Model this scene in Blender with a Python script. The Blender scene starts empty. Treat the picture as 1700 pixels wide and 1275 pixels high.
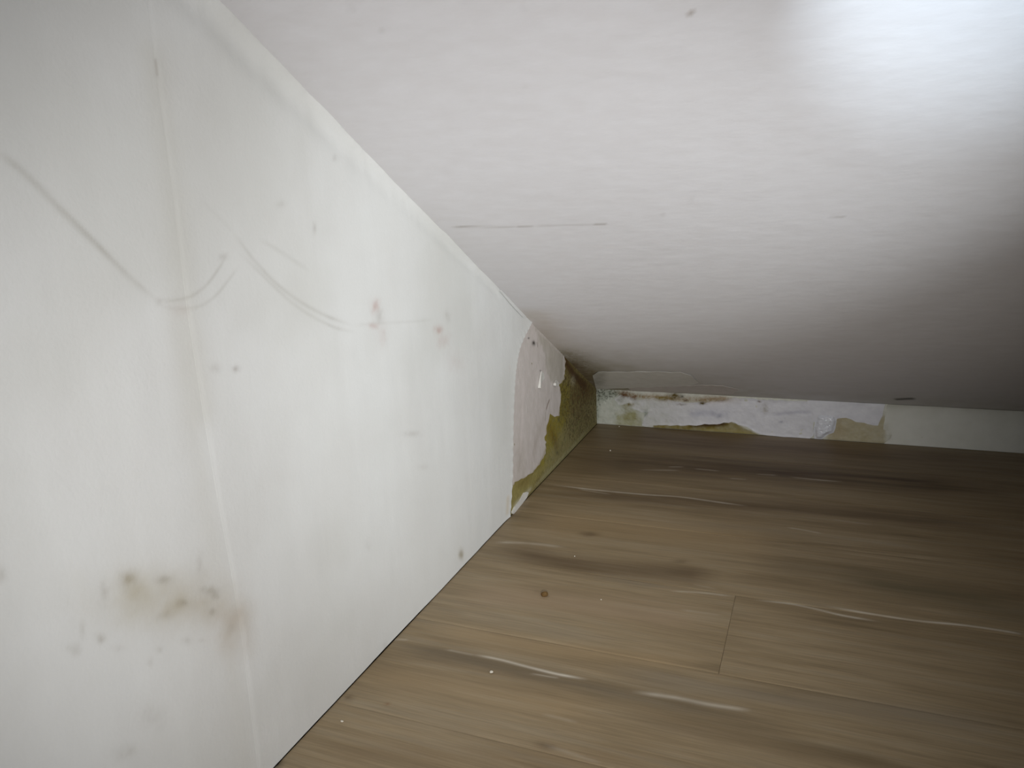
import bpy, math
import numpy as np
from mathutils import Matrix

sc = bpy.context.scene
COL = sc.collection

# ------------------------------------------------------------------ camera
S = 0.75                                       # metres per camera-fit unit (planks come out 0.20 m wide)
YAW, PITCH, ROLL = -0.3922, 0.2435, -0.04769
CAM = np.array([0.71341, -2.49446, 0.8]) * S   # eye point, 0.6 m above the floor
FPX = 1258.96                                  # focal length for a 1700 px wide frame
KNEE = 0.12826 * S                             # height of the low back wall
SLOPE = 0.50404                                # pitch of the sloping ceiling
TS, CS, SS = math.tan(SLOPE), math.cos(SLOPE), math.sin(SLOPE)

cy, sy = math.cos(YAW), math.sin(YAW)
FWD = np.array([sy * math.cos(PITCH), cy * math.cos(PITCH), -math.sin(PITCH)])
_r0 = np.array([cy, -sy, 0.0]); _u0 = np.cross(_r0, FWD)
RGT = math.cos(ROLL) * _r0 + math.sin(ROLL) * _u0
UPV = -math.sin(ROLL) * _r0 + math.cos(ROLL) * _u0

cam_d = bpy.data.cameras.new('camera'); cam = bpy.data.objects.new('camera', cam_d); COL.objects.link(cam)
M = Matrix.Identity(4)
for i in range(3):
    M[i][0], M[i][1], M[i][2], M[i][3] = RGT[i], UPV[i], -FWD[i], CAM[i]
cam.matrix_world = M
cam_d.sensor_fit = 'HORIZONTAL'; cam_d.sensor_width = 36.0; cam_d.lens = FPX / 1700 * 36.0
cam_d.clip_start = 0.01; cam_d.clip_end = 50
sc.camera = cam

# ------------------------------------------------------------------ world, lamps, exposure
w = bpy.data.worlds.new('attic_air'); sc.world = w; w.use_nodes = True
w.node_tree.nodes['Background'].inputs[0].default_value = (0.80, 0.88, 1.0, 1)
w.node_tree.nodes['Background'].inputs[1].default_value = 0.07

def spot(name, loc, target, power, color, size_deg, blend, radius):
    d = bpy.data.lights.new(name, 'SPOT'); d.energy = power; d.color = color
    d.spot_size = math.radians(size_deg); d.spot_blend = blend; d.shadow_soft_size = radius
    o = bpy.data.objects.new(name, d); COL.objects.link(o)
    o.location = loc
    from mathutils import Vector
    o.rotation_euler = (Vector(target) - Vector(loc)).to_track_quat('-Z', 'Y').to_euler()
    return o

# a torch held just beside and behind the phone, aimed at the gable wall
K_LAMP = 0.92 * 4 * math.pi ** 2
spot('hand_torch', CAM + np.array([0.19, -0.287, -0.076]), (-0.055, -0.585, 0.299), K_LAMP * 1.36, (1.0, 0.992, 0.985), 72, 1.0, 0.015)
# weaker fill spot, added out of frame on the right to brighten the wall
spot('added_fill_spot', (1.384, -1.614, 0.397), (0.362, -0.947, 0.394), K_LAMP * 1.02, (0.94, 0.985, 1.0), 47, 1.0, 0.02)
# the phone's light close under the sloping ceiling: a tight bluish pool
spot('phone_flash', (0.595, -1.635, 0.601), (0.634, -1.195, 0.736), K_LAMP * 0.36, (0.76, 0.89, 1.0), 36, 1.0, 0.01)

sc.view_settings.view_transform = 'Standard'; sc.view_settings.look = 'None'
sc.view_settings.exposure = 0.0; sc.view_settings.gamma = 1.0
sc.view_settings.use_curve_mapping = False

# ------------------------------------------------------------------ image pixels cast onto the four planes of the room
class Plane:
    def __init__(s, to3, inv): s.to3 = to3; s.inv = inv
    def at(s, px, py):                          # image pixel (px, py) cast from the camera -> metres on this plane
        return np.array(s.inv(FWD * FPX + RGT * (px - 850) - UPV * (py - 637.5)))
    def pts(s, L): return np.array([s.at(*p) for p in L])
    def px(s, px, py): return float(np.linalg.norm(s.at(px, py + 1) - s.at(px, py)))
def _wl(d): p = CAM + d * (-CAM[0] / d[0]); return (-p[1], p[2])
def _fl(d): p = CAM + d * (-CAM[2] / d[2]); return (p[0], -p[1])
def _kw(d): p = CAM + d * (-CAM[1] / d[1]); return (p[0], p[2])
NC = np.array([0, SS, CS])
def _ce(d):
    p = CAM + d * ((KNEE * CS - CAM @ NC) / (d @ NC)); return (p[0], -p[1] / CS)
WALL = Plane(lambda a, b, o: np.stack([o, -a, b], -1), _wl)          # (distance from corner, height)
FLOOR = Plane(lambda a, b, o: np.stack([a, -b, o], -1), _fl)         # (x, distance from back wall)
BACK = Plane(lambda a, b, o: np.stack([a, -o, b], -1), _kw)          # (x, height)
CEIL = Plane(lambda a, b, o: np.stack([a, -b * CS - o * SS, KNEE + b * SS - o * CS], -1), _ce)  # (x, way up the slope)

# ------------------------------------------------------------------ numpy noise and stain painting
def vnoise(x, y, seed=0):
    rng = np.random.RandomState(seed); T = rng.rand(257, 257)
    xi = np.floor(x).astype(int); yi = np.floor(y).astype(int); fx = x - xi; fy = y - yi
    fx = fx * fx * (3 - 2 * fx); fy = fy * fy * (3 - 2 * fy)
    xi &= 255; yi &= 255
    a = T[xi, yi]; b = T[xi + 1, yi]; c = T[xi, yi + 1]; d = T[xi + 1, yi + 1]
    return (a * (1 - fx) + b * fx) * (1 - fy) + (c * (1 - fx) + d * fx) * fy
def fbm(x, y, seed=0, oct=4):
    s = 0; a = 0.5; n = 0
    for i in range(oct):
        s = s + a * vnoise(x * 2 ** i + 17.3 * i, y * 2 ** i + 5.1 * i, seed + i); n += a; a *= 0.5
    return s / n
def sstep(a, b, x):
    t = np.clip((x - a) / (b - a), 0, 1); return t * t * (3 - 2 * t)
def poly_sd(P, a, b):                           # distance to polygon edge, positive inside; nearest edge point too
    n = len(P); best = np.full(a.shape, 1e9); nx = np.zeros(a.shape); ny = np.zeros(a.shape); ins = np.zeros(a.shape, bool)
    for i in range(n):
        x0, y0 = P[i]; x1, y1 = P[(i + 1) % n]; dx, dy = x1 - x0, y1 - y0
        t = np.clip(((a - x0) * dx + (b - y0) * dy) / (dx * dx + dy * dy + 1e-18), 0, 1)
        qx, qy = x0 + t * dx, y0 + t * dy; d = np.hypot(a - qx, b - qy)
        m = d < best; best = np.where(m, d, best); nx = np.where(m, qx, nx); ny = np.where(m, qy, ny)
        c = (y0 > b) != (y1 > b)
        with np.errstate(divide='ignore', invalid='ignore'):
            ins ^= c & (a < (x1 - x0) * (b - y0) / (y1 - y0 if y1 != y0 else 1e-18) + x0)
    return np.where(ins, best, -best), nx, ny
def smooth(L, n=6):                             # Catmull-Rom through open polyline
    L = [np.array(p, float) for p in L]; Q = [2 * L[0] - L[1]] + L + [2 * L[-1] - L[-2]]; o = []
    for i in range(1, len(Q) - 2):
        for k in range(n):
            t = k / n; p0, p1, p2, p3 = Q[i - 1:i + 3]
            o.append(0.5 * (2 * p1 + (p2 - p0) * t + (2 * p0 - 5 * p1 + 4 * p2 - p3) * t * t + (3 * p1 - p0 - 3 * p2 + p3) * t ** 3))
    return o + [L[-1]]
def ragged(L, amp, freq, seed):                 # roughen a polyline (image pixels) sideways, torn-paper like
    o = []; rng = np.random.RandomState(seed)
    for i in range(len(L) - 1):
        p, q = np.array(L[i], float), np.array(L[i + 1], float); n = max(1, int(np.linalg.norm(q - p) / freq))
        for k in range(n):
            v = p + (q - p) * k / n
            o.append(v + (rng.randn(2) * amp if (i or k) else 0))
    return o + [np.array(L[-1], float)]

class Paint:                                    # a layer of stains and painted shade: colour + strength per vertex
    def __init__(s, plane, a, b):
        s.pl, s.a, s.b = plane, a, b; s.rgb = np.zeros(a.shape + (3,)); s.al = np.zeros(a.shape)
    def add(s, col, m):
        m = np.clip(m, 0, 1); na = s.al + m * (1 - s.al); k = np.where(na > 1e-6, m / np.maximum(na, 1e-6), 0)[..., None]
        s.rgb = s.rgb * (1 - k) + np.array(col) * k; s.al = na
    def blob(s, px, py, rx, ry, rot=0.0, warp=0.35, freq=90, seed=1, soft=True, hard=0.0):
        c = s.pl.at(px, py); cr, sr = math.cos(rot), math.sin(rot)
        e1 = s.pl.at(px + rx * cr, py + rx * sr) - c; e2 = s.pl.at(px - ry * sr, py + ry * cr) - c
        I = np.linalg.inv(np.stack([e1, e2], 1)); da, db = s.a - c[0], s.b - c[1]
        u = I[0, 0] * da + I[0, 1] * db; v = I[1, 0] * da + I[1, 1] * db
        if warp: u = u + warp * 2 * (fbm(s.a * freq, s.b * freq, seed) - .5); v = v + warp * 2 * (fbm(s.a * freq, s.b * freq, seed + 50) - .5)
        d = np.sqrt(u * u + v * v)
        if hard: return sstep(1 + hard, 1 - hard, d)
        return np.exp(-1.2 * d * d)
    def stroke(s, L, wpx, soft=1.0, taper=True, ysc=1.0):
        P = s.pl.pts(smooth(L)); wm = wpx * s.pl.px(*L[len(L) // 2])
        best = np.full(s.a.shape, 1e9); tt = np.zeros(s.a.shape); n = len(P) - 1
        for i in range(n):
            x0, y0 = P[i]; dx, dy = P[i + 1] - P[i]
            t = np.clip(((s.a - x0) * dx + (s.b - y0) * dy) / (dx * dx + dy * dy + 1e-18), 0, 1)
            d = np.hypot(s.a - x0 - t * dx, (s.b - y0 - t * dy) * ysc); m = d < best
            best = np.where(m, d, best); tt = np.where(m, (i + t) / n, tt)
        k = np.minimum(1, np.minimum(tt, 1 - tt) * 6 + .02) if taper else 1.0
        return np.exp(-(best / wm) ** 2) * k
    def inside(s, L, softpx=2.0, warp=0.0, freq=120, seed=3):
        P = s.pl.pts(L); px = s.pl.px(*L[0]); sd, _, _ = poly_sd(P, s.a, s.b)
        if warp: sd = sd + warp * px * 2 * (fbm(s.a * freq, s.b * freq, seed) - .5)
        return sstep(-softpx * px, softpx * px, sd)

# ------------------------------------------------------------------ mesh helpers
def finish(o, parent=None, kind=None, label=None, cat=None, group=None):
    COL.objects.link(o)
    if parent is not None: o.parent = parent
    if kind: o['kind'] = kind
    if label: o['label'] = label
    if cat: o['category'] = cat
    if group: o['group'] = group
    return o
def zero_stain(me):
    at = me.color_attributes.new('stain', 'FLOAT_COLOR', 'POINT'); at.data.foreach_set('color', np.zeros(len(me.vertices) * 4, np.float32))
def prism(name, plane, P, o0, o1, mat, parent=None, kind=None):
    P = np.array(P, float); n = len(P)
    V = np.concatenate([plane.to3(P[:, 0], P[:, 1], np.full(n, o1)), plane.to3(P[:, 0], P[:, 1], np.full(n, o0))])
    F = [tuple(range(n)), tuple(range(2 * n - 1, n - 1, -1))] + [(i, i + n, (i + 1) % n + n, (i + 1) % n) for i in range(n)]
    me = bpy.data.meshes.new(name); me.from_pydata(V.tolist(), [], F)
    import bmesh
    bm = bmesh.new(); bm.from_mesh(me); bmesh.ops.recalc_face_normals(bm, faces=bm.faces); bm.to_mesh(me); bm.free()
    zero_stain(me); me.materials.append(mat)
    return finish(bpy.data.objects.new(name, me), parent, kind)
def sheet(name, plane, P, res, off, thick, mat, parent, disp=None, paint=None, label=None):
    """A thin sheet lying on a plane: a grid trimmed to outline P (metres), relief from disp(a, b, edge), stains from paint(Paint)."""
    P = np.array(P, float); rx, ry = (res, res) if np.isscalar(res) else res
    lo, hi = P.min(0) - [rx * .37, ry * .37], P.max(0) + [rx, ry]
    A, B = np.meshgrid(np.arange(lo[0], hi[0] + rx, rx), np.arange(lo[1], hi[1] + ry, ry), indexing='ij')
    sd, nx, ny = poly_sd(P, A, B); ins = sd > 0
    q = ins[:-1, :-1] | ins[1:, :-1] | ins[:-1, 1:] | ins[1:, 1:]
    used = np.zeros(ins.shape, bool)
    for sl in ((slice(0, -1), slice(0, -1)), (slice(1, None), slice(0, -1)), (slice(0, -1), slice(1, None)), (slice(1, None), slice(1, None))): used[sl] |= q
    A = np.where(ins, A, nx); B = np.where(ins, B, ny); sd = np.where(ins, sd, 0)
    a, b, e = A[used], B[used], sd[used]
    o = np.full(a.shape, off + thick)
    if disp is not None: o = o + disp(a, b, e)
    V = plane.to3(a, b, o); idx = -np.ones(used.shape, int); idx[used] = np.arange(used.sum())
    i, j = np.nonzero(q)
    F = np.stack([idx[i, j], idx[i + 1, j], idx[i + 1, j + 1], idx[i, j + 1]], 1)
    nrm = plane.to3(np.zeros(1), np.zeros(1), np.ones(1))[0] - plane.to3(np.zeros(1), np.zeros(1), np.zeros(1))[0]
    k = (i.size // 2); g = np.cross(*(plane.to3(np.array([1., 0.]), np.array([0., 1.]), np.zeros(2)) - plane.to3(np.zeros(2), np.zeros(2), np.zeros(2))))
    if g @ nrm < 0: F = F[:, ::-1]
    # skirt down to the surface beneath
    E = np.concatenate([F[:, [0, 1]], F[:, [1, 2]], F[:, [2, 3]], F[:, [3, 0]]]); key = E[:, 0] * 10 ** 7 + E[:, 1]; rev = E[:, 1] * 10 ** 7 + E[:, 0]
    bd = E[~np.isin(key, rev)]; vs = np.unique(bd); mp = -np.ones(len(V), int); mp[vs] = np.arange(len(vs)) + len(V)
    back = np.concatenate([V[vs], plane.to3(a[vs], b[vs], np.full(len(vs), off))]); nb = len(vs)
    F = np.concatenate([F, np.stack([mp[bd[:, 1]], mp[bd[:, 0]], mp[bd[:, 0]] + nb, mp[bd[:, 1]] + nb], 1)]); nV = len(V); V = np.concatenate([V, back])
    me = bpy.data.meshes.new(name); me.vertices.add(len(V)); me.loops.add(F.size); me.polygons.add(len(F))
    me.vertices.foreach_set('co', V.astype(np.float32).ravel()); me.loops.foreach_set('vertex_index', F.astype(np.int32).ravel())
    me.polygons.foreach_set('loop_start', np.arange(0, F.size, 4, dtype=np.int32))
    me.update(calc_edges=True); me.validate()
    me.polygons.foreach_set('use_smooth', np.ones(len(me.polygons), bool))
    if paint is not None:
        p = Paint(plane, a, b); paint(p)
        C = np.concatenate([p.rgb, p.al[:, None]], 1); C = np.concatenate([C, C[vs], C[vs]])
        at = me.color_attributes.new('stain', 'FLOAT_COLOR', 'POINT'); at.data.foreach_set('color', C.astype(np.float32).ravel())
    else: zero_stain(me)
    me.materials.append(mat)
    return finish(bpy.data.objects.new(name, me), parent, None, label)

# ------------------------------------------------------------------ materials
def srgb(r, g, b): return tuple(((c / 255) / 12.92 if c <= 10 else ((c / 255 + .055) / 1.055) ** 2.4) for c in (r, g, b))
def material(name, base, base2, rough, nscale, stretch=(1, 1, 1), bump=0.15, bdist=0.0008, bscale=300, mottle=0.5, fine=None, spec=0.3, rough_noise=0.0):
    m = bpy.data.materials.new(name); m.use_nodes = True; N = m.node_tree.nodes; L = m.node_tree.links
    P = N['Principled BSDF']; P.inputs['Roughness'].default_value = rough; P.inputs['Specular IOR Level'].default_value = spec
    tc = N.new('ShaderNodeNewGeometry'); mp = N.new('ShaderNodeMapping'); mp.inputs['Scale'].default_value = stretch
    L.new(tc.outputs['Position'], mp.inputs['Vector'])
    n1 = N.new('ShaderNodeTexNoise'); n1.inputs['Scale'].default_value = nscale; n1.inputs['Detail'].default_value = 5; L.new(mp.outputs[0], n1.inputs['Vector'])
    r1 = N.new('ShaderNodeValToRGB'); r1.color_ramp.elements[0].position = .5 - mottle / 2; r1.color_ramp.elements[1].position = .5 + mottle / 2
    r1.color_ramp.elements[0].color = base2 + (1,); r1.color_ramp.elements[1].color = base + (1,)
    L.new(n1.outputs['Fac'], r1.inputs['Fac'])
    at = N.new('ShaderNodeAttribute'); at.attribute_name = 'stain'
    mx = N.new('ShaderNodeMix'); mx.data_type = 'RGBA'
    L.new(at.outputs['Alpha'], mx.inputs[0]); L.new(r1.outputs[0], mx.inputs[6]); L.new(at.outputs['Color'], mx.inputs[7])
    L.new(mx.outputs[2], P.inputs['Base Color'])
    n2 = N.new('ShaderNodeTexNoise'); n2.inputs['Scale'].default_value = bscale; n2.inputs['Detail'].default_value = 3; L.new(mp.outputs[0], n2.inputs['Vector'])
    bp = N.new('ShaderNodeBump'); bp.inputs['Strength'].default_value = bump; bp.inputs['Distance'].default_value = bdist
    L.new(n2.outputs['Fac'], bp.inputs['Height']); L.new(bp.outputs[0], P.inputs['Normal'])
    return m
M_paper = material('painted_wallpaper', srgb(224, 225, 223), srgb(217, 217, 214), .75, 9, bump=.22, bdist=.0008, bscale=260, mottle=.5)
M_ceil = material('painted_ceiling_paper', srgb(226, 225, 228), srgb(220, 218, 220), .62, 60, stretch=(.5, 1, 1), bump=.34, bdist=.0011, bscale=80, mottle=.6, spec=.4)
M_skim = material('pinkish_skim_plaster', srgb(214, 206, 202), srgb(200, 192, 186), .6, 60, stretch=(1, 1, .7), bump=.3, bdist=.001, bscale=220, mottle=.5)
M_mould = material('mouldy_plaster', srgb(150, 138, 88), srgb(108, 96, 52), .8, 110, bump=.7, bdist=.002, bscale=260, mottle=.5)
M_backp = material('stained_back_plaster', srgb(226, 226, 216), srgb(204, 203, 190), .75, 80, bump=.5, bdist=.002, bscale=180, mottle=.5)
M_flake = material('bluish_white_paint_paper', srgb(232, 232, 236), srgb(220, 220, 226), .5, 60, bump=.4, bdist=.0014, bscale=130, mottle=.5)
M_plainb = material('grey_back_wallpaper', srgb(230, 230, 222), srgb(222, 222, 214), .7, 40, bump=.2, bdist=.001, bscale=240, mottle=.5)
M_gloss = material('shiny_sealant', srgb(236, 238, 244), srgb(226, 228, 236), .14, 60, bump=.9, bdist=.003, bscale=120, mottle=.5, spec=.6)
M_white = material('white_paper', srgb(228, 226, 220), srgb(214, 212, 206), .6, 60, bump=.2)
M_core = material('wall_core', srgb(150, 142, 122), srgb(130, 122, 104), .9, 40)
M_sub = material('dark_subfloor', srgb(46, 38, 28), srgb(34, 28, 20), .9, 40)
M_crumb = material('plaster_crumb', srgb(226, 220, 206), srgb(200, 192, 176), .8, 400, bump=.5, bscale=800)
M_brown = material('brown_crumb', srgb(120, 92, 50), srgb(84, 62, 32), .7, 400, bump=.5, bscale=800)

def wood():
    m = bpy.data.materials.new('weathered_oak_laminate'); m.use_nodes = True; N = m.node_tree.nodes; L = m.node_tree.links
    P = N['Principled BSDF']; P.inputs['Specular IOR Level'].default_value = .35
    g = N.new('ShaderNodeNewGeometry'); oi = N.new('ShaderNodeObjectInfo')
    ad = N.new('ShaderNodeVectorMath'); ad.operation = 'ADD'
    cm = N.new('ShaderNodeCombineXYZ'); ml = N.new('ShaderNodeMath'); ml.operation = 'MULTIPLY'; ml.inputs[1].default_value = 37
    L.new(oi.outputs['Random'], ml.inputs[0]); L.new(ml.outputs[0], cm.inputs[0]); L.new(ml.outputs[0], cm.inputs[2])
    L.new(g.outputs['Position'], ad.inputs[0]); L.new(cm.outputs[0], ad.inputs[1])
    def noise(sx, sy, det, dist=0.3):
        mp = N.new('ShaderNodeMapping'); mp.inputs['Scale'].default_value = (sx, sy, 5); L.new(ad.outputs[0], mp.inputs['Vector'])
        n = N.new('ShaderNodeTexNoise'); n.inputs['Scale'].default_value = 1; n.inputs['Detail'].default_value = det; n.inputs['Distortion'].default_value = dist
        L.new(mp.outputs[0], n.inputs['Vector']); return n
    def ramp(n, *st):
        r = N.new('ShaderNodeValToRGB'); e = r.color_ramp.elements
        while len(e) < len(st): e.new(.5)
        for k, (p, c) in enumerate(st): e[k].position = p; e[k].color = tuple(c) + (1,)
        L.new(n.outputs['Fac'], r.inputs['Fac']); return r
    def mix(f, a, b, blend='MIX'):
        x = N.new('ShaderNodeMix'); x.data_type = 'RGBA'; x.blend_type = blend
        if isinstance(f, float): x.inputs[0].default_value = f
        else: L.new(f, x.inputs[0])
        L.new(a, x.inputs[6]); L.new(b, x.inputs[7]); return x.outputs[2]
    big = ramp(noise(2.2, 17, 3), (.30, srgb(120, 102, 74)), (.47, srgb(148, 128, 97)), (.62, srgb(159, 140, 110)), (.75, srgb(158, 144, 121)))
    mid = ramp(noise(5, 70, 4), (.3, srgb(128, 112, 86)), (.5, srgb(154, 135, 104)), (.7, srgb(165, 151, 126)))
    fine = ramp(noise(14, 420, 4, .1), (.25, srgb(190, 190, 188)), (.7, srgb(255, 255, 255)))
    c = mix(.45, big.outputs[0], mid.outputs[0])
    c = mix(.55, c, fine.outputs[0], 'MULTIPLY')
    at = N.new('ShaderNodeAttribute'); at.attribute_name = 'stain'
    c = mix(at.outputs['Alpha'], c, at.outputs['Color'])
    L.new(c, P.inputs['Base Color'])
    rr = N.new('ShaderNodeMapRange'); rr.inputs['To Min'].default_value = .38; rr.inputs['To Max'].default_value = .58
    nf = noise(10, 160, 3); L.new(nf.outputs['Fac'], rr.inputs['Value']); L.new(rr.outputs[0], P.inputs['Roughness'])
    bp = N.new('ShaderNodeBump'); bp.inputs['Strength'].default_value = .25; bp.inputs['Distance'].default_value = .0005
    L.new(nf.outputs['Fac'], bp.inputs['Height']); L.new(bp.outputs[0], P.inputs['Normal'])
    return m
M_wood = wood()

# ------------------------------------------------------------------ structure: the shells
XR, YF = 1.95, 2.6                              # how far the room is built to the right and towards the viewer
wall_left = prism('wall_left', WALL, [(-.06, -.05), (YF, -.05), (YF, KNEE + YF * TS + .05), (-.06, KNEE - .06 * TS + .05)], -.08, -.016, M_core, None, 'structure')
wall_back = prism('wall_back', BACK, [(0.0, -.05), (XR, -.05), (XR, KNEE + .0), (0.0, KNEE + .0)], -.08, -.003, M_core, None, 'structure')
ceiling = prism('ceiling', CEIL, [(0.0, -.05), (XR, -.05), (XR, YF / CS), (0.0, YF / CS)], -.08, -.003, M_core, None, 'structure')
floor = prism('floor', FLOOR, [(-.04, -.04), (XR, -.04), (XR, YF), (-.04, YF)], -.06, -.009, M_sub, None, 'structure')

# ------------------------------------------------------------------ floor planks (each a part of the floor)
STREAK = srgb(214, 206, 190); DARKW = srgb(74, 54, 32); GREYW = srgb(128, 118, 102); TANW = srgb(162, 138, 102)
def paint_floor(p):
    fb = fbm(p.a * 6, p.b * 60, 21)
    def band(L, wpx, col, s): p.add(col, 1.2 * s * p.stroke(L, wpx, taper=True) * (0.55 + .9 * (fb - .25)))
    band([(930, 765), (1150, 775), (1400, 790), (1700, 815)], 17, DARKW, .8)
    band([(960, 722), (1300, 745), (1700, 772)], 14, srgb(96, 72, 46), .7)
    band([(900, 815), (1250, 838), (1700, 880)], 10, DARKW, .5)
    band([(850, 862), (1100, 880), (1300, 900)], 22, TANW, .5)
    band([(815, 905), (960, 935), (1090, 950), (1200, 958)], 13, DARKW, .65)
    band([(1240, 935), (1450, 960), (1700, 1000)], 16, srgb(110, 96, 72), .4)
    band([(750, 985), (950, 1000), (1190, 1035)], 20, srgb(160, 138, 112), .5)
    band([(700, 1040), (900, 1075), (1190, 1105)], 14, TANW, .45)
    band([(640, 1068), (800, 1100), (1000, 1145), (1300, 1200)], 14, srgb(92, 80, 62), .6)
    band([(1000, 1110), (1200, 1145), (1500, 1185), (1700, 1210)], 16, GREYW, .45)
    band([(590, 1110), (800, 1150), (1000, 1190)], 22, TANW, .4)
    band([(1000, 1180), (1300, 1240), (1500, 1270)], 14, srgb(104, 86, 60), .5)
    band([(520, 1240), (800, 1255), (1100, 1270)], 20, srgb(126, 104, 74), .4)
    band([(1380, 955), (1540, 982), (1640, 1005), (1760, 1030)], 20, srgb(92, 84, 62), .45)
    def line(L, wpx, s): p.add(STREAK, .75 * s * p.stroke(L, .72 * wpx) * (0.35 + 1.2 * fbm(p.a * 25, p.b * 20, 5)))
    line([(905, 803), (985, 813), (1070, 821), (1130, 825), (1195, 834), (1240, 840)], 1.3, .8)
    line([(960, 812), (1015, 821)], 1.0, .4)
    line([(1060, 780), (1130, 781)], 1.0, .5); line([(1110, 775), (1135, 775)], .9, .6); line([(1152, 778), (1195, 782)], 1.0, .6)
    line([(1210, 794), (1240, 796)], .9, .6); line([(1255, 787), (1290, 789)], 1.0, .5); line([(1312, 792), (1350, 796), (1400, 800)], 1.1, .55)
    line([(1305, 875), (1335, 880), (1365, 886)], 1.1, .6); line([(1380, 862), (1450, 872)], 1.0, .3)
    line([(1110, 981), (1165, 984), (1215, 990)], 1.6, .65); line([(1150, 970), (1190, 978)], 1.0, .4)
    line([(1255, 996), (1310, 1002), (1350, 1010), (1400, 1022), (1460, 1032)], 1.7, .85)
    line([(1370, 1006), (1440, 1018), (1520, 1030), (1600, 1038), (1670, 1048), (1700, 1054)], 1.8, .9)
    line([(640, 1062), (680, 1062)], 2, .4); line([(740, 1078), (790, 1088)], 2.0, .35)
    line([(785, 1086), (830, 1095), (880, 1108), (925, 1119), (975, 1128)], 2.6, .95)
    line([(880, 1118), (930, 1126)], 1.6, .4)
    line([(1050, 1148), (1120, 1158), (1180, 1170), (1250, 1180)], 4.5, .55)
    line([(820, 900), (880, 902), (940, 909)], 2.6, .4)
    line([(1130, 1012), (1200, 1022)], 2.0, .25); line([(900, 1235), (1000, 1268)], 3.5, .25); line([(900, 1185), (960, 1200)], 3, .2)
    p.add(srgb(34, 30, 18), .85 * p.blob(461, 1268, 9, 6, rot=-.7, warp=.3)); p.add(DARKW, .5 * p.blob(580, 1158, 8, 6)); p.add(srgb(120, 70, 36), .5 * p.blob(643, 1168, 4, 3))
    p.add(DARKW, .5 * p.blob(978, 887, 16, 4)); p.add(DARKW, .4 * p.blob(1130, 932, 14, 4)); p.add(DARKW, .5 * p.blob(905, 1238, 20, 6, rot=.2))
rows = [(0.0012, .189), (.189, .3918), (.3918, .594), (.594, .7967), (.7967, .9993), (.9993, 1.202), (1.202, 1.404), (1.404, 1.607), (1.607, 1.81), (1.81, 2.012), (2.012, 2.215), (2.215, 2.417)]
cuts = [1.17, 1.285, 1.10, 1.28, .4389, 1.06, 1.285, .9, 1.2, .5, .8, 1.1]
def plank_relief(a, b, e): return -.0005 * (1 - sstep(0, .0022, e))
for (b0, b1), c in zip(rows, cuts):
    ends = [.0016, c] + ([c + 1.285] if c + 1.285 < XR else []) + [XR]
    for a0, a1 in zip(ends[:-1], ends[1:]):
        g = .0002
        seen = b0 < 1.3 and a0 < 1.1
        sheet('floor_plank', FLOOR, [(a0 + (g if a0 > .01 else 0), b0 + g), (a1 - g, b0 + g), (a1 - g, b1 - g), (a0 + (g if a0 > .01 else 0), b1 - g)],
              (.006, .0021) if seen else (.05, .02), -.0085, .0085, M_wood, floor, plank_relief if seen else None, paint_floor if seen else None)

# ------------------------------------------------------------------ left wall
SEAM = [(243, -40), (255, 100), (285, 320), (310, 520), (335, 680), (360, 830), (385, 965), (400, 1060), (425, 1260), (432, 1330)]
TORN = smooth([(884, 528), (876, 545), (862, 575), (855, 610), (852, 650), (850, 720), (849, 790), (845, 858)], 4)
seam_m = WALL.pts(SEAM); torn_m = WALL.pts(TORN); torn_m[0, 1] = KNEE + torn_m[0, 0] * TS; torn_m[-1, 1] = 0.0005
seam_m[0, 1] = KNEE + seam_m[0, 0] * TS; seam_m[-1, 1] = .0004
def ceil_e(a, b): return ((KNEE + a * TS) - b) * CS                  # distance below the sloping joint
U_NOTCH = WALL.at(829, 482)[0]
def roll(a, b):                                                       # loose paper rolled along the joint
    e = ceil_e(a, b); k = sstep(U_NOTCH - .004, U_NOTCH + .02, a)
    wv = 1 + .8 * (fbm(a * 14, a * 0 + 2, 8) - .5) * 2
    A = (.0018 + .0034 * sstep(U_NOTCH, 1.15, a)) * k * wv; wd = .0045 + .0040 * sstep(U_NOTCH, 1.2, a)
    return A * np.exp(-(e / wd) ** 2) - .6 * A * np.exp(-((e - wd * 2.5) / (wd * 1.7)) ** 2)
def folds(a, b):
    return .0014 * (fbm(a * 7, b * 2.2, 12) - .5) + .0010 * (fbm(a * 20, b * 4, 14) - .5)
SMUDGE = srgb(150, 142, 134); PINK = srgb(176, 132, 122); TIDE = srgb(150, 144, 132); MOULD = srgb(140, 126, 92)
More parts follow.
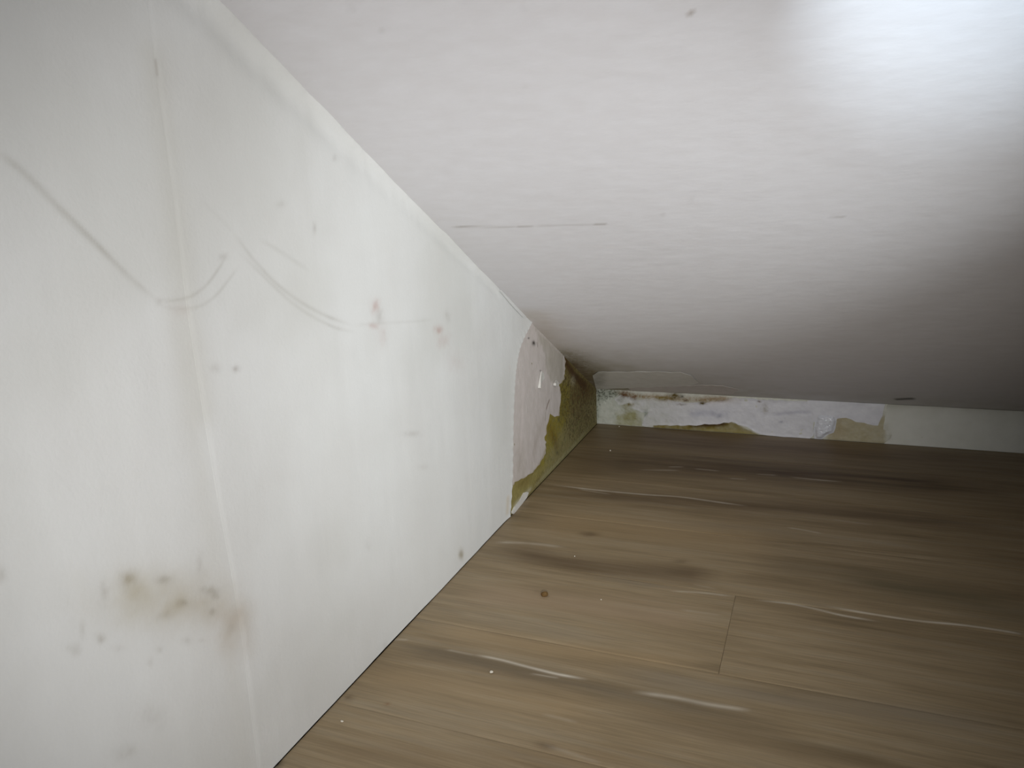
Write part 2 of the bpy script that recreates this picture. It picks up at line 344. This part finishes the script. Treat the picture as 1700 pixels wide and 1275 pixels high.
def paint_wall(p):
    n = fbm(p.a * 40, p.b * 40, 31); n2 = fbm(p.a * 150, p.b * 150, 33)
    # tide lines / cable imprints
    for L, w_, s in (([(-20, 242), (20, 272), (60, 308), (110, 360), (160, 408), (210, 458), (258, 499)], 4.5, .42),
                     ([(90, 335), (140, 385), (200, 445), (262, 502)], 2.2, .30),
                     ([(255, 497), (285, 499), (315, 492), (340, 474), (360, 448), (378, 418)], 2.0, .42),
                     ([(258, 503), (285, 512), (325, 510), (355, 492), (380, 462), (398, 438)], 2.0, .28),
                     ([(385, 385), (420, 432), (470, 482), (530, 520), (586, 541)], 2.2, .42),
                     ([(395, 418), (440, 463), (490, 508), (545, 540), (592, 553)], 2.0, .34),
                     ([(428, 396), (470, 422), (515, 452)], 2.6, .25),
                     ([(585, 541), (620, 537), (680, 534), (720, 530)], 1.6, .18),
                     ([(330, 330), (365, 365), (385, 385)], 2.5, .15)):
        p.add(TIDE, .62 * s * p.stroke(L, w_ * 1.5) * (.5 + n))
    # smudges
    for x, y, rx, ry, c, s in ((622, 508, 7, 11, PINK, .55), (628, 525, 7, 12, SMUDGE, .4), (620, 541, 8, 5, PINK, .45), (634, 560, 8, 16, PINK, .2), (727, 548, 8, 7, PINK, .7), (735, 566, 12, 12, PINK, .32),
                               (741, 525, 5, 9, SMUDGE, .3), (390, 613, 7, 5, SMUDGE, .6), (357, 611, 9, 7, SMUDGE, .25), (520, 380, 4, 12, SMUDGE, .4), (465, 340, 8, 7, SMUDGE, .25), (555, 262, 5, 6, SMUDGE, .35),
                               (370, 426, 8, 6, SMUDGE, .35), (262, 501, 6, 6, SMUDGE, .35), (683, 720, 14, 5, SMUDGE, .3), (755, 600, 16, 18, PINK, .15), (610, 905, 6, 10, SMUDGE, .12), (330, 935, 5, 16, SMUDGE, .3),
                               (300, 515, 14, 12, PINK, .18), (700, 775, 10, 5, SMUDGE, .15)):
        p.add(c, .75 * s * p.blob(x, y, rx, ry, warp=.5, freq=130, seed=int(x)) * (.6 + .8 * n2))
    # the big mould bloom low on the wall
    p.add(srgb(180, 172, 148), .55 * p.blob(235, 985, 75, 42, warp=.6, freq=30, seed=4) * (.35 + 1.1 * n))
    p.add(srgb(182, 173, 154), .52 * p.blob(330, 1005, 85, 45, rot=.35, warp=.6, freq=30, seed=5) * (.3 + 1.2 * n))
    p.add(srgb(186, 172, 156), .48 * p.blob(378, 1045, 32, 50, warp=.5, freq=40, seed=6) * (.3 + 1.2 * n))
    p.add(MOULD, .55 * p.blob(212, 962, 15, 16, warp=.5, freq=80, seed=7) * (.2 + 1.2 * n2))
    for x, y, rx, ry, s in ((272, 962, 14, 8, .7), (347, 980, 15, 8, .8), (357, 990, 8, 7, .7), (300, 1001, 10, 6, .7), (352, 1015, 6, 6, .75), (272, 1022, 14, 8, .4), (172, 985, 10, 18, .45),
                            (165, 1060, 8, 8, .6), (122, 1078, 10, 9, .5), (135, 1045, 6, 18, .3), (308, 1062, 9, 7, .35), (262, 1078, 6, 5, .4), (380, 1040, 8, 10, .4), (205, 1250, 20, 14, .35), (255, 1190, 20, 20, .25),
                            (248, 1100, 6, 8, .25), (333, 1063, 6, 3, .4), (2, 955, 10, 14, .4), (195, 1075, 12, 6, .25)):
        p.add(srgb(132, 122, 102), .55 * s * p.blob(x, y, rx, ry, warp=.6, freq=110, seed=int(x + y)) * (.2 + 1.3 * n2))
    # near the floor and by the torn edge
    p.add(MOULD, .65 * p.blob(764, 920, 4, 9, warp=.4)); p.add(SMUDGE, .25 * p.blob(640, 1075, 5, 8))
    p.add(srgb(206, 186, 150), .4 * p.stroke([(842, 820), (840, 858)], 6))
    p.add(srgb(190, 186, 170), .22 * p.stroke(SEAM[1:5], 30, taper=False)); p.add(srgb(150, 140, 130), .35 * p.stroke([(256, 95), (260, 130)], 3))
    p.add(srgb(206, 204, 196), .25 * p.stroke([(x - 22, y) for x, y in SEAM[3:]], 22, taper=False))
    p.add(srgb(196, 196, 188), .25 * sstep(.45, .75, fbm(p.a * 5, p.b * 5, 40)))

UA = 1.95
PL = [(UA, .0004), (UA, KNEE + UA * TS)]
sheet('wallpaper_sheet', WALL, [(seam_m[-1, 0] - .012, .0004)] + PL + [(seam_m[0, 0] - .012, KNEE + (seam_m[0, 0] - .012) * TS)] + [(a - .012, b) for a, b in seam_m[1:-1]],
      .0022, 0.0, .0010, M_paper, wall_left, lambda a, b, e: roll(a, b) + folds(a, b), paint_wall)
sheet('wallpaper_sheet', WALL, [(UA, .0015), (YF, .0015), (YF, KNEE + YF * TS), (UA, KNEE + UA * TS)], .02, 0.0, .0010, M_paper, wall_left, lambda a, b, e: roll(a, b) + folds(a, b))
def sheetB(a, b, e):
    torn = np.min(np.hypot(a[:, None] - torn_m[None, :, 0], b[:, None] - torn_m[None, :, 1]), 1)
    o = np.argsort(seam_m[:, 1]); sdm = np.interp(b, seam_m[o, 1], seam_m[o, 0]) - a
    return roll(a, b) + folds(a, b) - .0004 * (1 - sstep(0, .006, sdm)) + .0022 * np.exp(-torn / .012) + .0006 * np.exp(-np.minimum(e, 1) / .004) * 0
n_ceil = 30
top = [(u, KNEE + u * TS) for u in np.linspace(torn_m[0, 0], seam_m[0, 0], n_ceil)]
floor_edge = [(u, .0003 + .0012 * fbm(np.array([u * 14.]), np.array([0.]), 3)[0]) for u in np.linspace(seam_m[-1, 0], torn_m[-1, 0], 60)]
sheet('wallpaper_sheet', WALL, top + list(seam_m[1:-1]) + floor_edge + list(torn_m[::-1][1:-1]), .002, .0009, .0006, M_paper, wall_left, sheetB, paint_wall,
      'white wallpaper sheet torn off towards the mouldy corner')

# the corner where the paper is gone: skim coat over mouldy plaster
OLIVE = srgb(122, 112, 44); YOL = srgb(150, 138, 58); BRN = srgb(84, 58, 26); GRN = srgb(112, 116, 84); BLK = srgb(40, 34, 24); PALE = srgb(186, 180, 156)
def paint_mould(p):
    n = fbm(p.a * 120, p.b * 120, 61); n2 = fbm(p.a * 420, p.b * 420, 63)
    p.add(YOL, .9 * p.inside([(905, 640), (945, 640), (945, 700), (915, 775), (880, 790), (885, 700)], 10, 8) * (.4 + n))
    p.add(srgb(146, 138, 96), .85 * p.inside([(945, 690), (992, 650), (995, 706), (900, 800), (905, 760)], 10, 10, seed=8) * (.4 + 1.0 * n))
    p.add(OLIVE, .9 * p.blob(932, 665, 14, 40, warp=.4) * (.5 + n))
    p.add(srgb(128, 110, 34), .9 * p.blob(915, 715, 9, 22, rot=-.3, warp=.4) * (.5 + n))
    p.add(BRN, .9 * p.stroke([(936, 592), (945, 612), (958, 628), (970, 642)], 9, taper=False) * (.5 + n))
    p.add(srgb(80, 58, 30), .95 * p.stroke([(938, 600), (952, 620), (968, 640), (973, 640)], 5) * (.5 + n2))
    p.add(BRN, .75 * p.blob(965, 655, 20, 18, warp=.6, freq=150) * (.3 + 1.2 * n2))
    p.add(BRN, .6 * p.blob(972, 610 + 35, 12, 14, warp=.6)); p.add(srgb(104, 88, 50), .8 * p.blob(962, 685, 20, 26, warp=.5) * (.3 + n))
    p.add(PALE, .5 * p.blob(951, 632, 4, 8, warp=.4)); p.add(PALE, .6 * p.stroke([(990, 668), (990, 685), (990, 702)], 4) * (.4 + n))
    p.add(srgb(170, 166, 130), .5 * p.stroke([(985, 700), (950, 742), (915, 778), (880, 815)], 4) * (.4 + n))
    p.add(BRN, .5 * p.blob(921, 733, 5, 14, rot=-.3)); p.add(BLK, .55 * p.stroke([(938, 722), (930, 750)], 2.2) * sstep(.4, .6, n2)); p.add(BLK, .5 * p.blob(925, 752, 2.5, 4)); p.add(BLK, .4 * p.blob(952, 716, 3, 4))
    p.add(srgb(70, 52, 26), .7 * sstep(.5, .68, fbm(p.a * 260, p.b * 260, 67)) * p.inside([(935, 592), (992, 650), (992, 700), (950, 735), (925, 700)], 8))
    p.add(srgb(120, 116, 70), .6 * sstep(.52, .7, fbm(p.a * 170, p.b * 170, 68)) * p.inside([(945, 640), (992, 650), (992, 705), (900, 790), (905, 720)], 8))
    p.add(BLK, .6 * sstep(.60, .72, n2) * p.inside([(935, 600), (990, 650), (990, 690), (950, 720), (930, 690)], 6))
    p.add(srgb(150, 140, 84), .9 * p.inside([(846, 802), (885, 780), (910, 768), (880, 815), (846, 850)], 5, 6) * (.45 + .9 * n))
    p.add(srgb(128, 110, 56), .6 * p.blob(868, 800, 16, 9, rot=-.5, warp=.5) * (.4 + n)); p.add(srgb(120, 108, 58), .6 * p.stroke([(900, 770), (880, 788), (858, 812)], 4) * (.3 + n))
    p.add(PALE, .7 * p.stroke([(850, 842), (868, 824), (884, 808)], 4))
um = WALL.at(838, 700)[0]
sheet('mouldy_plaster', WALL, [(0.0, .0), (um, .0), (um, KNEE + um * TS), (0.0, KNEE)], .0014, 0.0, .0003, M_mould, wall_left,
      lambda a, b, e: .0013 * (fbm(a * 90, b * 90, 71) - .3) * sstep(0, .006, e), paint_mould, 'olive and brown mould covered plaster in the corner')

SK = [(876, 522), (936, 588)] + ragged([(936, 592), (938, 612), (937, 624), (933, 636), (927, 639), (930, 652), (930, 664), (927, 690), (919, 692), (913, 687), (907, 706), (905, 725), (905, 748), (897, 768), (884, 784), (866, 794), (848, 806)], .8, 4, 5) + [(838, 815), (840, 700), (845, 600), (862, 545)]
sk_m = WALL.pts(SK); sk_m[0, 1] = min(sk_m[0, 1], KNEE + sk_m[0, 0] * TS); sk_m[1, 1] = KNEE + sk_m[1, 0] * TS - .0005; sk_m[0, 1] = KNEE + sk_m[0, 0] * TS - .0005
def paint_skim(p):
    n = fbm(p.a * 110, p.b * 60, 81); n2 = fbm(p.a * 300, p.b * 300, 83)
    p.add(srgb(180, 174, 162), .8 * p.inside([(888, 545), (934, 590), (936, 630), (918, 640), (905, 612), (903, 585)], 5, 6) * (.5 + .8 * n))
    p.add(srgb(176, 166, 156), .5 * p.stroke([(905, 690), (893, 720), (880, 770)], 9) * (.3 + n)); p.add(srgb(172, 164, 152), .5 * p.blob(862, 770, 10, 40, warp=.4) * (.3 + n))
    p.add(srgb(216, 206, 202), .5 * p.stroke([(870, 620), (866, 700), (862, 760)], 5)); p.add(BLK, .95 * p.blob(885, 570, 2.8, 4.2, warp=.3)); p.add(BLK, .8 * p.blob(876.5, 561.5, 1.8, 1.5, warp=.2)); p.add(srgb(120, 106, 98), .7 * p.stroke([(890, 567), (892, 577)], 1.2))
    p.add(srgb(110, 84, 66), .85 * p.stroke([(912, 662), (909, 670), (905, 682)], 1.6)); p.add(BLK, .7 * p.blob(896, 615.5, 1.4, 1.4, warp=0)); p.add(srgb(140, 128, 118), .5 * p.stroke([(905, 682), (904, 700)], 1.6))
    p.add(srgb(150, 138, 96), .5 * p.stroke([(937, 596), (938, 624), (929, 640), (931, 664), (926, 690)], 3, taper=False) * (.3 + n2)); p.add(srgb(140, 124, 70), .6 * p.stroke([(906, 708), (904, 748), (884, 785), (850, 806)], 3.5, taper=False) * (.2 + n2))
    p.add(srgb(160, 150, 120), .4 * p.stroke([(883, 765), (882, 782)], 1.5))
sheet('skim_coat', WALL, sk_m, .0014, .0003, .0008, M_skim, wall_left, lambda a, b, e: .0010 * (fbm(a * 50, b * 30, 91) - .4) + .0012 * np.exp(-e / .004) * (fbm(a * 90, b * 90, 92)) * sstep(0, .0005, e),
      paint_skim, 'pinkish skim coat bared by the torn wallpaper')
def quick(P): return P
# scraps and curled flakes of paper on the left wall
def flake(name, plane, L, off, lift, mat, parent, res=.0009, label=None, axis=0):
    P = plane.pts(L); lo, hi = P.min(0), P.max(0)
    def d(a, b, e):
        t = (a - lo[0]) / (hi[0] - lo[0]) if axis == 0 else (b - lo[1]) / (hi[1] - lo[1])
        return lift * t * t
    return sheet(name, plane, P, res, off, .0006, mat, parent, d, None, label)
flake('paper_flake', WALL, [(894.5, 624), (896.5, 616), (901, 620), (902, 628), (899, 632), (896, 633), (893, 645), (891, 644)], .0022, .006, M_white, wall_left, label='thin white curled paper flake')
flake('paper_flake', WALL, [(917, 636), (921, 630.5), (925, 634), (925.5, 640), (920, 642), (917, 640)], .0022, .006, M_white, wall_left, label='short white curled paper flake')
flake('paper_scrap', WALL, [(848, 850), (852, 842), (862, 830), (868, 818), (874, 816.5), (877, 818), (874, 826), (866, 836), (856, 847), (849, 853)], .0006, .004, M_white, wall_left, res=.0012, label='torn white paper scrap left at the floor')
flake('paper_tab', WALL, [(826, 482), (832, 480), (842, 488), (860, 510), (874, 525), (866, 527), (848, 508)], .0026, .002, M_paper, wall_left, res=.0016, axis=1)

# ------------------------------------------------------------------ sloping ceiling
W_SEAM = .956
CST = srgb(134, 124, 92)
def paint_ceil(p):
    n = fbm(p.a * 30, p.b * 30, 101); n2 = fbm(p.a * 200, p.b * 200, 103)
    ww = np.maximum(p.b, 0)
    p.add(srgb(160, 150, 112), .62 * np.exp(-(ww / .26) ** 2) * sstep(.60, .02, p.a) * (.5 + n)); p.add(srgb(124, 112, 66), .72 * np.exp(-(ww / .25) ** 2) * np.exp(-(p.a / .16) ** 2) * (.4 + 1.1 * n))
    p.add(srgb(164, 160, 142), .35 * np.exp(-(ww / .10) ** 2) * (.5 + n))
    p.add(srgb(110, 96, 50), .8 * p.stroke([(935, 588), (955, 605), (975, 622), (985, 640)], 9, taper=False) * (.3 + n2))
    p.add(srgb(92, 66, 30), .8 * p.stroke([(940, 597), (962, 618), (982, 642)], 4) * (.3 + n2))
    p.add(srgb(186, 172, 152), .4 * p.stroke([(865, 508), (900, 548), (935, 588)], 14) * (.5 + n))
    p.add(SMUDGE, .55 * p.stroke([(745, 375), (800, 375.5), (870, 374.5)], 1.2)); p.add(SMUDGE, .5 * p.stroke([(858, 375), (885, 374)], 1.5)); p.add(SMUDGE, .5 * p.stroke([(985, 371), (1008, 370.5)], 1.6)); p.add(SMUDGE, .25 * p.stroke([(880, 374), (1000, 372)], 1.2))
    p.add(SMUDGE, .35 * p.stroke([(1378, 357), (1405, 359)], 2)); p.add(srgb(130, 112, 90), .75 * p.blob(1147, 17, 4, 3.2, warp=.3))
    for x, y, r, s in ((870, 10, 5, .3), (582, 12, 7, .25), (635, 47, 6, .22), (873, 138, 4, .25), (1100, 355, 5, .2), (1150, 328, 4, .2)): p.add(SMUDGE, s * p.blob(x, y, r, r * .7))
    p.add(srgb(150, 144, 132), .16 * np.exp(-np.maximum(p.a, 0) / .05))  # corner shade along the left wall joint, painted into the ceiling colour
    p.add(BLK, .9 * p.stroke([(1483, 663), (1500, 662), (1522, 661)], 1.6)); 
def ceil_relief(a, b, e): return .0012 * (fbm(a * 6, b * 6, 111) - .5) + .0005 * (fbm(a * 25, b * 40, 112) - .5)
cl = sheet('ceiling_paper', CEIL, [(.0, .001), (XR, .001), (XR, W_SEAM), (.0, W_SEAM)], .0035, 0.0, .0008, M_ceil, ceiling, lambda a, b, e: ceil_relief(a, b, e), paint_ceil)
sheet('ceiling_paper', CEIL, [(.0, W_SEAM - .006), (XR, W_SEAM - .006), (XR, YF / CS), (.0, YF / CS)], .006, 0.0, .0009, M_ceil, ceiling, lambda a, b, e: ceil_relief(a, b, e) + .0006, paint_ceil)
# patches of paper bridging the joint above the back wall
def paint_patch(p):
    n = fbm(p.a * 60, p.b * 60, 121)
    p.add(srgb(196, 192, 180), .35 * (.3 + n)); p.add(srgb(130, 128, 110), .5 * p.blob(995, 628, 12, 18, warp=.5) * (.5 + n))
    p.add(srgb(120, 116, 84), .6 * p.stroke([(990, 648), (1080, 655), (1200, 660)], 4) * (.3 + n))
sheet('paper_patch', CEIL, CEIL.pts(ragged([(984, 622), (992, 616), (1040, 616), (1090, 615.5), (1130, 617), (1148, 622), (1160, 634), (1150, 638), (1100, 641), (1050, 642), (990, 645)], .3, 8, 3)), (.003, .003), .0018, .0003, M_white, ceiling,
      lambda a, b, e: .0008 * fbm(a * 30, b * 30, 123), paint_patch, 'pale paper patch stuck over the joint above the back wall')
sheet('paper_patch', CEIL, CEIL.pts(ragged([(1040, 641), (1120, 640), (1165, 638), (1200, 639), (1228, 645), (1215, 653), (1130, 651), (1050, 648)], .3, 8, 4)), (.003, .003), .0016, .0008, M_skim, ceiling, None, paint_patch, 'brownish paper patch along the joint above the back wall')

# ------------------------------------------------------------------ low back wall
def back_spots(p, n2):
    for x, y, rx, ry, c, s in ((1120, 657, 9, 7, srgb(96, 78, 24), 1.), (1100, 661, 14, 4, srgb(130, 112, 48), .9), (1132, 658, 4, 3, BLK, .7), (1139, 665, 5, 2, BRN, .8), (1165, 669, 6, 3, srgb(92, 74, 20), 1.), (1131, 671, 7, 2, SMUDGE, .7), (1185, 662, 20, 4, srgb(150, 124, 88), .8), (1200, 661, 10, 3, srgb(170, 150, 124), .8),
                               (1038, 655, 9, 5, srgb(100, 66, 34), 1.), (1052, 659, 6, 4, srgb(110, 70, 36), .9), (1045, 671, 7, 3, srgb(120, 104, 44), .9), (1261, 666, 3, 2, srgb(110, 84, 70), .8), (1270, 678, 6, 8, srgb(170, 164, 150), .6), (1072, 686, 3, 7, srgb(120, 134, 118), .8), (1195, 690, 5, 4, srgb(160, 160, 176), .6), (1297, 700, 4, 2, srgb(150, 150, 165), .6), (1030, 664, 6, 5, srgb(106, 110, 90), .5)):
        p.add(c, s * p.blob(x, y, rx, ry, warp=.6, freq=160, seed=int(x)) * (.4 + 1.1 * n2))
def paint_back(p):
    n = fbm(p.a * 90, p.b * 90, 131); n2 = fbm(p.a * 300, p.b * 300, 133)
    p.add(srgb(190, 196, 184), .6 * p.inside([(988, 650), (1068, 652), (1068, 708), (988, 704)], 4) * (.5 + n))
    p.add(srgb(168, 166, 122), .8 * p.inside([(1024, 690), (1050, 680), (1064, 696), (1064, 710), (1024, 707)], 5, 6) * (.4 + n)); p.add(srgb(146, 138, 92), .6 * p.stroke([(1035, 668), (1042, 684), (1040, 700)], 6) * (.2 + 1.2 * n2)); p.add(srgb(140, 134, 80), .6 * p.stroke([(1052, 684), (1056, 698)], 5) * (.2 + n2))
    p.add(srgb(96, 104, 84), .75 * p.inside([(988, 640), (1020, 645), (1040, 655), (1010, 660), (990, 668)], 5, 6) * (.2 + 1.3 * n2)); p.add(BLK, .75 * sstep(.56, .68, n2) * p.inside([(988, 640), (1022, 648), (1030, 658), (1000, 668), (988, 690)], 5))
    p.add(srgb(120, 128, 104), .6 * p.stroke([(990, 655), (992, 700)], 4) * (.3 + n2)); p.add(srgb(134, 120, 56), .95 * p.inside([(1085, 705), (1150, 704), (1190, 703), (1215, 700), (1240, 712), (1268, 726), (1085, 716)], 2, 2) * (.7 + .5 * n)); p.add(srgb(74, 52, 22), .85 * p.stroke([(1140, 707), (1180, 705), (1212, 703)], 4) * (.5 + n)); p.add(srgb(176, 164, 112), .6 * p.stroke([(1150, 715), (1220, 716), (1255, 722)], 3))
    p.add(srgb(178, 166, 128), .85 * p.inside([(1380, 690), (1470, 690), (1470, 745), (1370, 740)], 4) * (.6 + .5 * n)); p.add(srgb(168, 148, 112), .5 * p.blob(1392, 712, 14, 22, warp=.4))
    p.add(srgb(140, 112, 66), .8 * p.stroke([(1020, 650), (1045, 655), (1062, 658), (1100, 660), (1160, 664), (1230, 664)], 4.5) * (.1 + 1.3 * n2))
    back_spots(p, n2)
    p.add(srgb(150, 146, 124), .5 * p.stroke([(1465, 745), (1475, 735), (1485, 720)], 4))
k = 1.0
sheet('stained_plaster', BACK, [(.0005, .0005), (.80, .0005), (.80, KNEE - .0005), (.0005, KNEE - .0005)], (.0018, .0012), 0.0, .0003, M_backp, wall_back,
      lambda a, b, e: .0034 * (fbm(a * 90, b * 90, 141, 5) - .35) * sstep(0, .004, e), paint_back, 'grey green mouldy plaster by the corner')
# peeling white layer with a lifted lower edge
FL1 = ragged([(1020, 662), (1030, 655), (1046, 660), (1060, 664), (1085, 661), (1110, 664), (1140, 668), (1165, 668), (1200, 664), (1215, 660), (1280, 664), (1345, 666)], .7, 6, 7) \
    + ragged([(1352, 690), (1350, 722), (1345, 729.5), (1300, 725), (1262, 721), (1240, 708), (1215, 700.5), (1190, 703), (1150, 705.5), (1100, 706), (1066, 706), (1070, 690), (1080, 682), (1066, 684), (1052, 678), (1046, 668), (1036, 672), (1028, 672)], .6, 6, 8)
def paint_flake(p):
    n = fbm(p.a * 80, p.b * 80, 151); n2 = fbm(p.a * 260, p.b * 260, 153)
    p.add(srgb(196, 198, 186), .6 * sstep(.30, .12, p.a) * (.4 + n)); p.add(srgb(206, 192, 172), .5 * p.stroke([(1040, 655), (1130, 660), (1240, 664)], 6) * (.3 + n))
    back_spots(p, n2)
    p.add(srgb(170, 172, 190), .5 * p.stroke([(1140, 690), (1170, 685), (1220, 690)], 6) * (.3 + n)); p.add(srgb(176, 176, 190), .5 * p.stroke([(1280, 688), (1320, 684), (1350, 684)], 3))
sheet('peeling_paint', BACK, np.clip(BACK.pts(FL1), [0, .0006], [9, KNEE - .0006]), (.0014, .0010), .0004, .0012, M_flake, wall_back,
      lambda a, b, e: .0036 * (fbm(a * 55, b * 55, 161) - .3) + .0022 * sstep(.006, 0, e) * fbm(a * 80, b * 80, 162), paint_flake, 'white flaking paint layer with a lifted lower edge')
FL2 = ragged([(1340, 665), (1352, 661), (1400, 665), (1470, 669), (1464, 690), (1458, 707), (1440, 704), (1420, 699), (1405, 692), (1390, 695), (1386, 703), (1350, 700)], .5, 6, 9)
sheet('torn_paper', BACK, np.clip(BACK.pts(FL2), [0, .0006], [9, KNEE - .0006]), (.0016, .0010), .0010, .0010, M_flake, wall_back, lambda a, b, e: .0030 * (fbm(a * 50, b * 50, 171) - .3), paint_flake, 'bluish white torn paper hanging over bare tan plaster')
xs = BACK.at(1462, 700)[0]
def paint_plain(p):
    n = fbm(p.a * 40, p.b * 40, 181); p.add(srgb(176, 172, 150), .5 * p.stroke([(1466, 700), (1470, 735)], 8) * (.3 + n)); p.add(srgb(208, 208, 192), .3 * n)
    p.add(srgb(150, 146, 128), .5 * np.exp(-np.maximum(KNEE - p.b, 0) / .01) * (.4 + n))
pl = BACK.pts(ragged([(1462, 742), (1478, 728), (1482, 718), (1466, 712), (1470, 690), (1474, 669)], .5, 6, 10)); pl = np.clip(pl, [0, .0006], [9, KNEE - .0006]); pl[0, 1] = .0006; pl[-1, 1] = KNEE - .0006
sheet('back_wallpaper', BACK, list(pl) + [(XR, KNEE - .0006), (XR, .0006)], .004, .0004, .0010, M_plainb, wall_back, lambda a, b, e: .0012 * fbm(a * 20, b * 20, 183), paint_plain, 'grey wallpaper still sticking to the low back wall')
# crumpled shiny lump of sealant
GL = [(1356, 690), (1362, 687), (1375, 686.5), (1386, 689), (1389, 698), (1387, 710), (1384, 718), (1375, 721), (1364, 729), (1352, 730), (1351, 710)]
gl = np.clip(BACK.pts(GL), [0, .0006], [9, 9])
sheet('sealant_lump', BACK, gl, .0009, .0010, .0010, M_gloss, wall_back, lambda a, b, e: .0055 * sstep(0, .010, e) + .0040 * (fbm(a * 110, b * 110, 191) - .4) * sstep(0, .006, e), None, 'shiny crumpled white lump')

# ------------------------------------------------------------------ loose crumbs on the floor (things)
def crumb(name, px, py, sx, sy, sz, mat, seed, label, cat, group=None):
    import bmesh
    bm = bmesh.new(); bmesh.ops.create_icosphere(bm, subdivisions=3, radius=1); rng = np.random.RandomState(seed); D = rng.randn(7, 3); D /= np.linalg.norm(D, axis=1)[:, None]; H = .55 + .35 * rng.rand(7)
    for v in bm.verts:
        c = np.array(v.co); 
        for d, h in zip(D, H):
            s = c @ d
            if s > h: c = c - d * (s - h) * .85
        v.co = (c[0] * sx, c[1] * sy, max(c[2], -.62) * sz)
    zmin = min(v.co.z for v in bm.verts)
    for v in bm.verts: v.co.z -= zmin
    me = bpy.data.meshes.new(name); bm.to_mesh(me); bm.free(); zero_stain(me); me.materials.append(mat)
    for f in me.polygons: f.use_smooth = True
    o = bpy.data.objects.new(name, me); a, b = FLOOR.at(px, py); o.location = (a, -b, .0002); o.rotation_euler = (0, 0, seed * 1.3)
    return finish(o, None, None, label, cat, group)
crumb('brown_crumb', 904, 989, .0060, .0050, .0042, M_brown, 3, 'round brown crumb lying alone in the middle of the laminate floor', 'crumb')
crumb('plaster_crumb', 816, 1117, .0021, .0024, .0018, M_crumb, 4, 'small white plaster crumb just below the long white grain streak', 'crumb')
crumb('plaster_crumb', 1013, 749, .0018, .0018, .0026, M_crumb, 5, 'tiny white crumb on the dark plank near the mouldy corner', 'crumb')
crumb('plaster_crumb', 1028, 708.5, .0030, .0022, .0012, M_crumb, 6, 'flat pale crumb at the foot of the low back wall', 'crumb')
crumb('plaster_crumb', 568, 1198, .0022, .0016, .0010, M_crumb, 7, 'pale speck of plaster beside the lower left wall edge', 'crumb')
crumb('plaster_crumb', 954, 924, .0012, .0012, .0010, M_crumb, 8, 'minute white grain on the dark streak above the brown crumb', 'crumb')
crumb('plaster_crumb', 998, 996, .0010, .0010, .0009, M_crumb, 9, 'minute white grain on the light plank, right of the brown crumb', 'crumb')
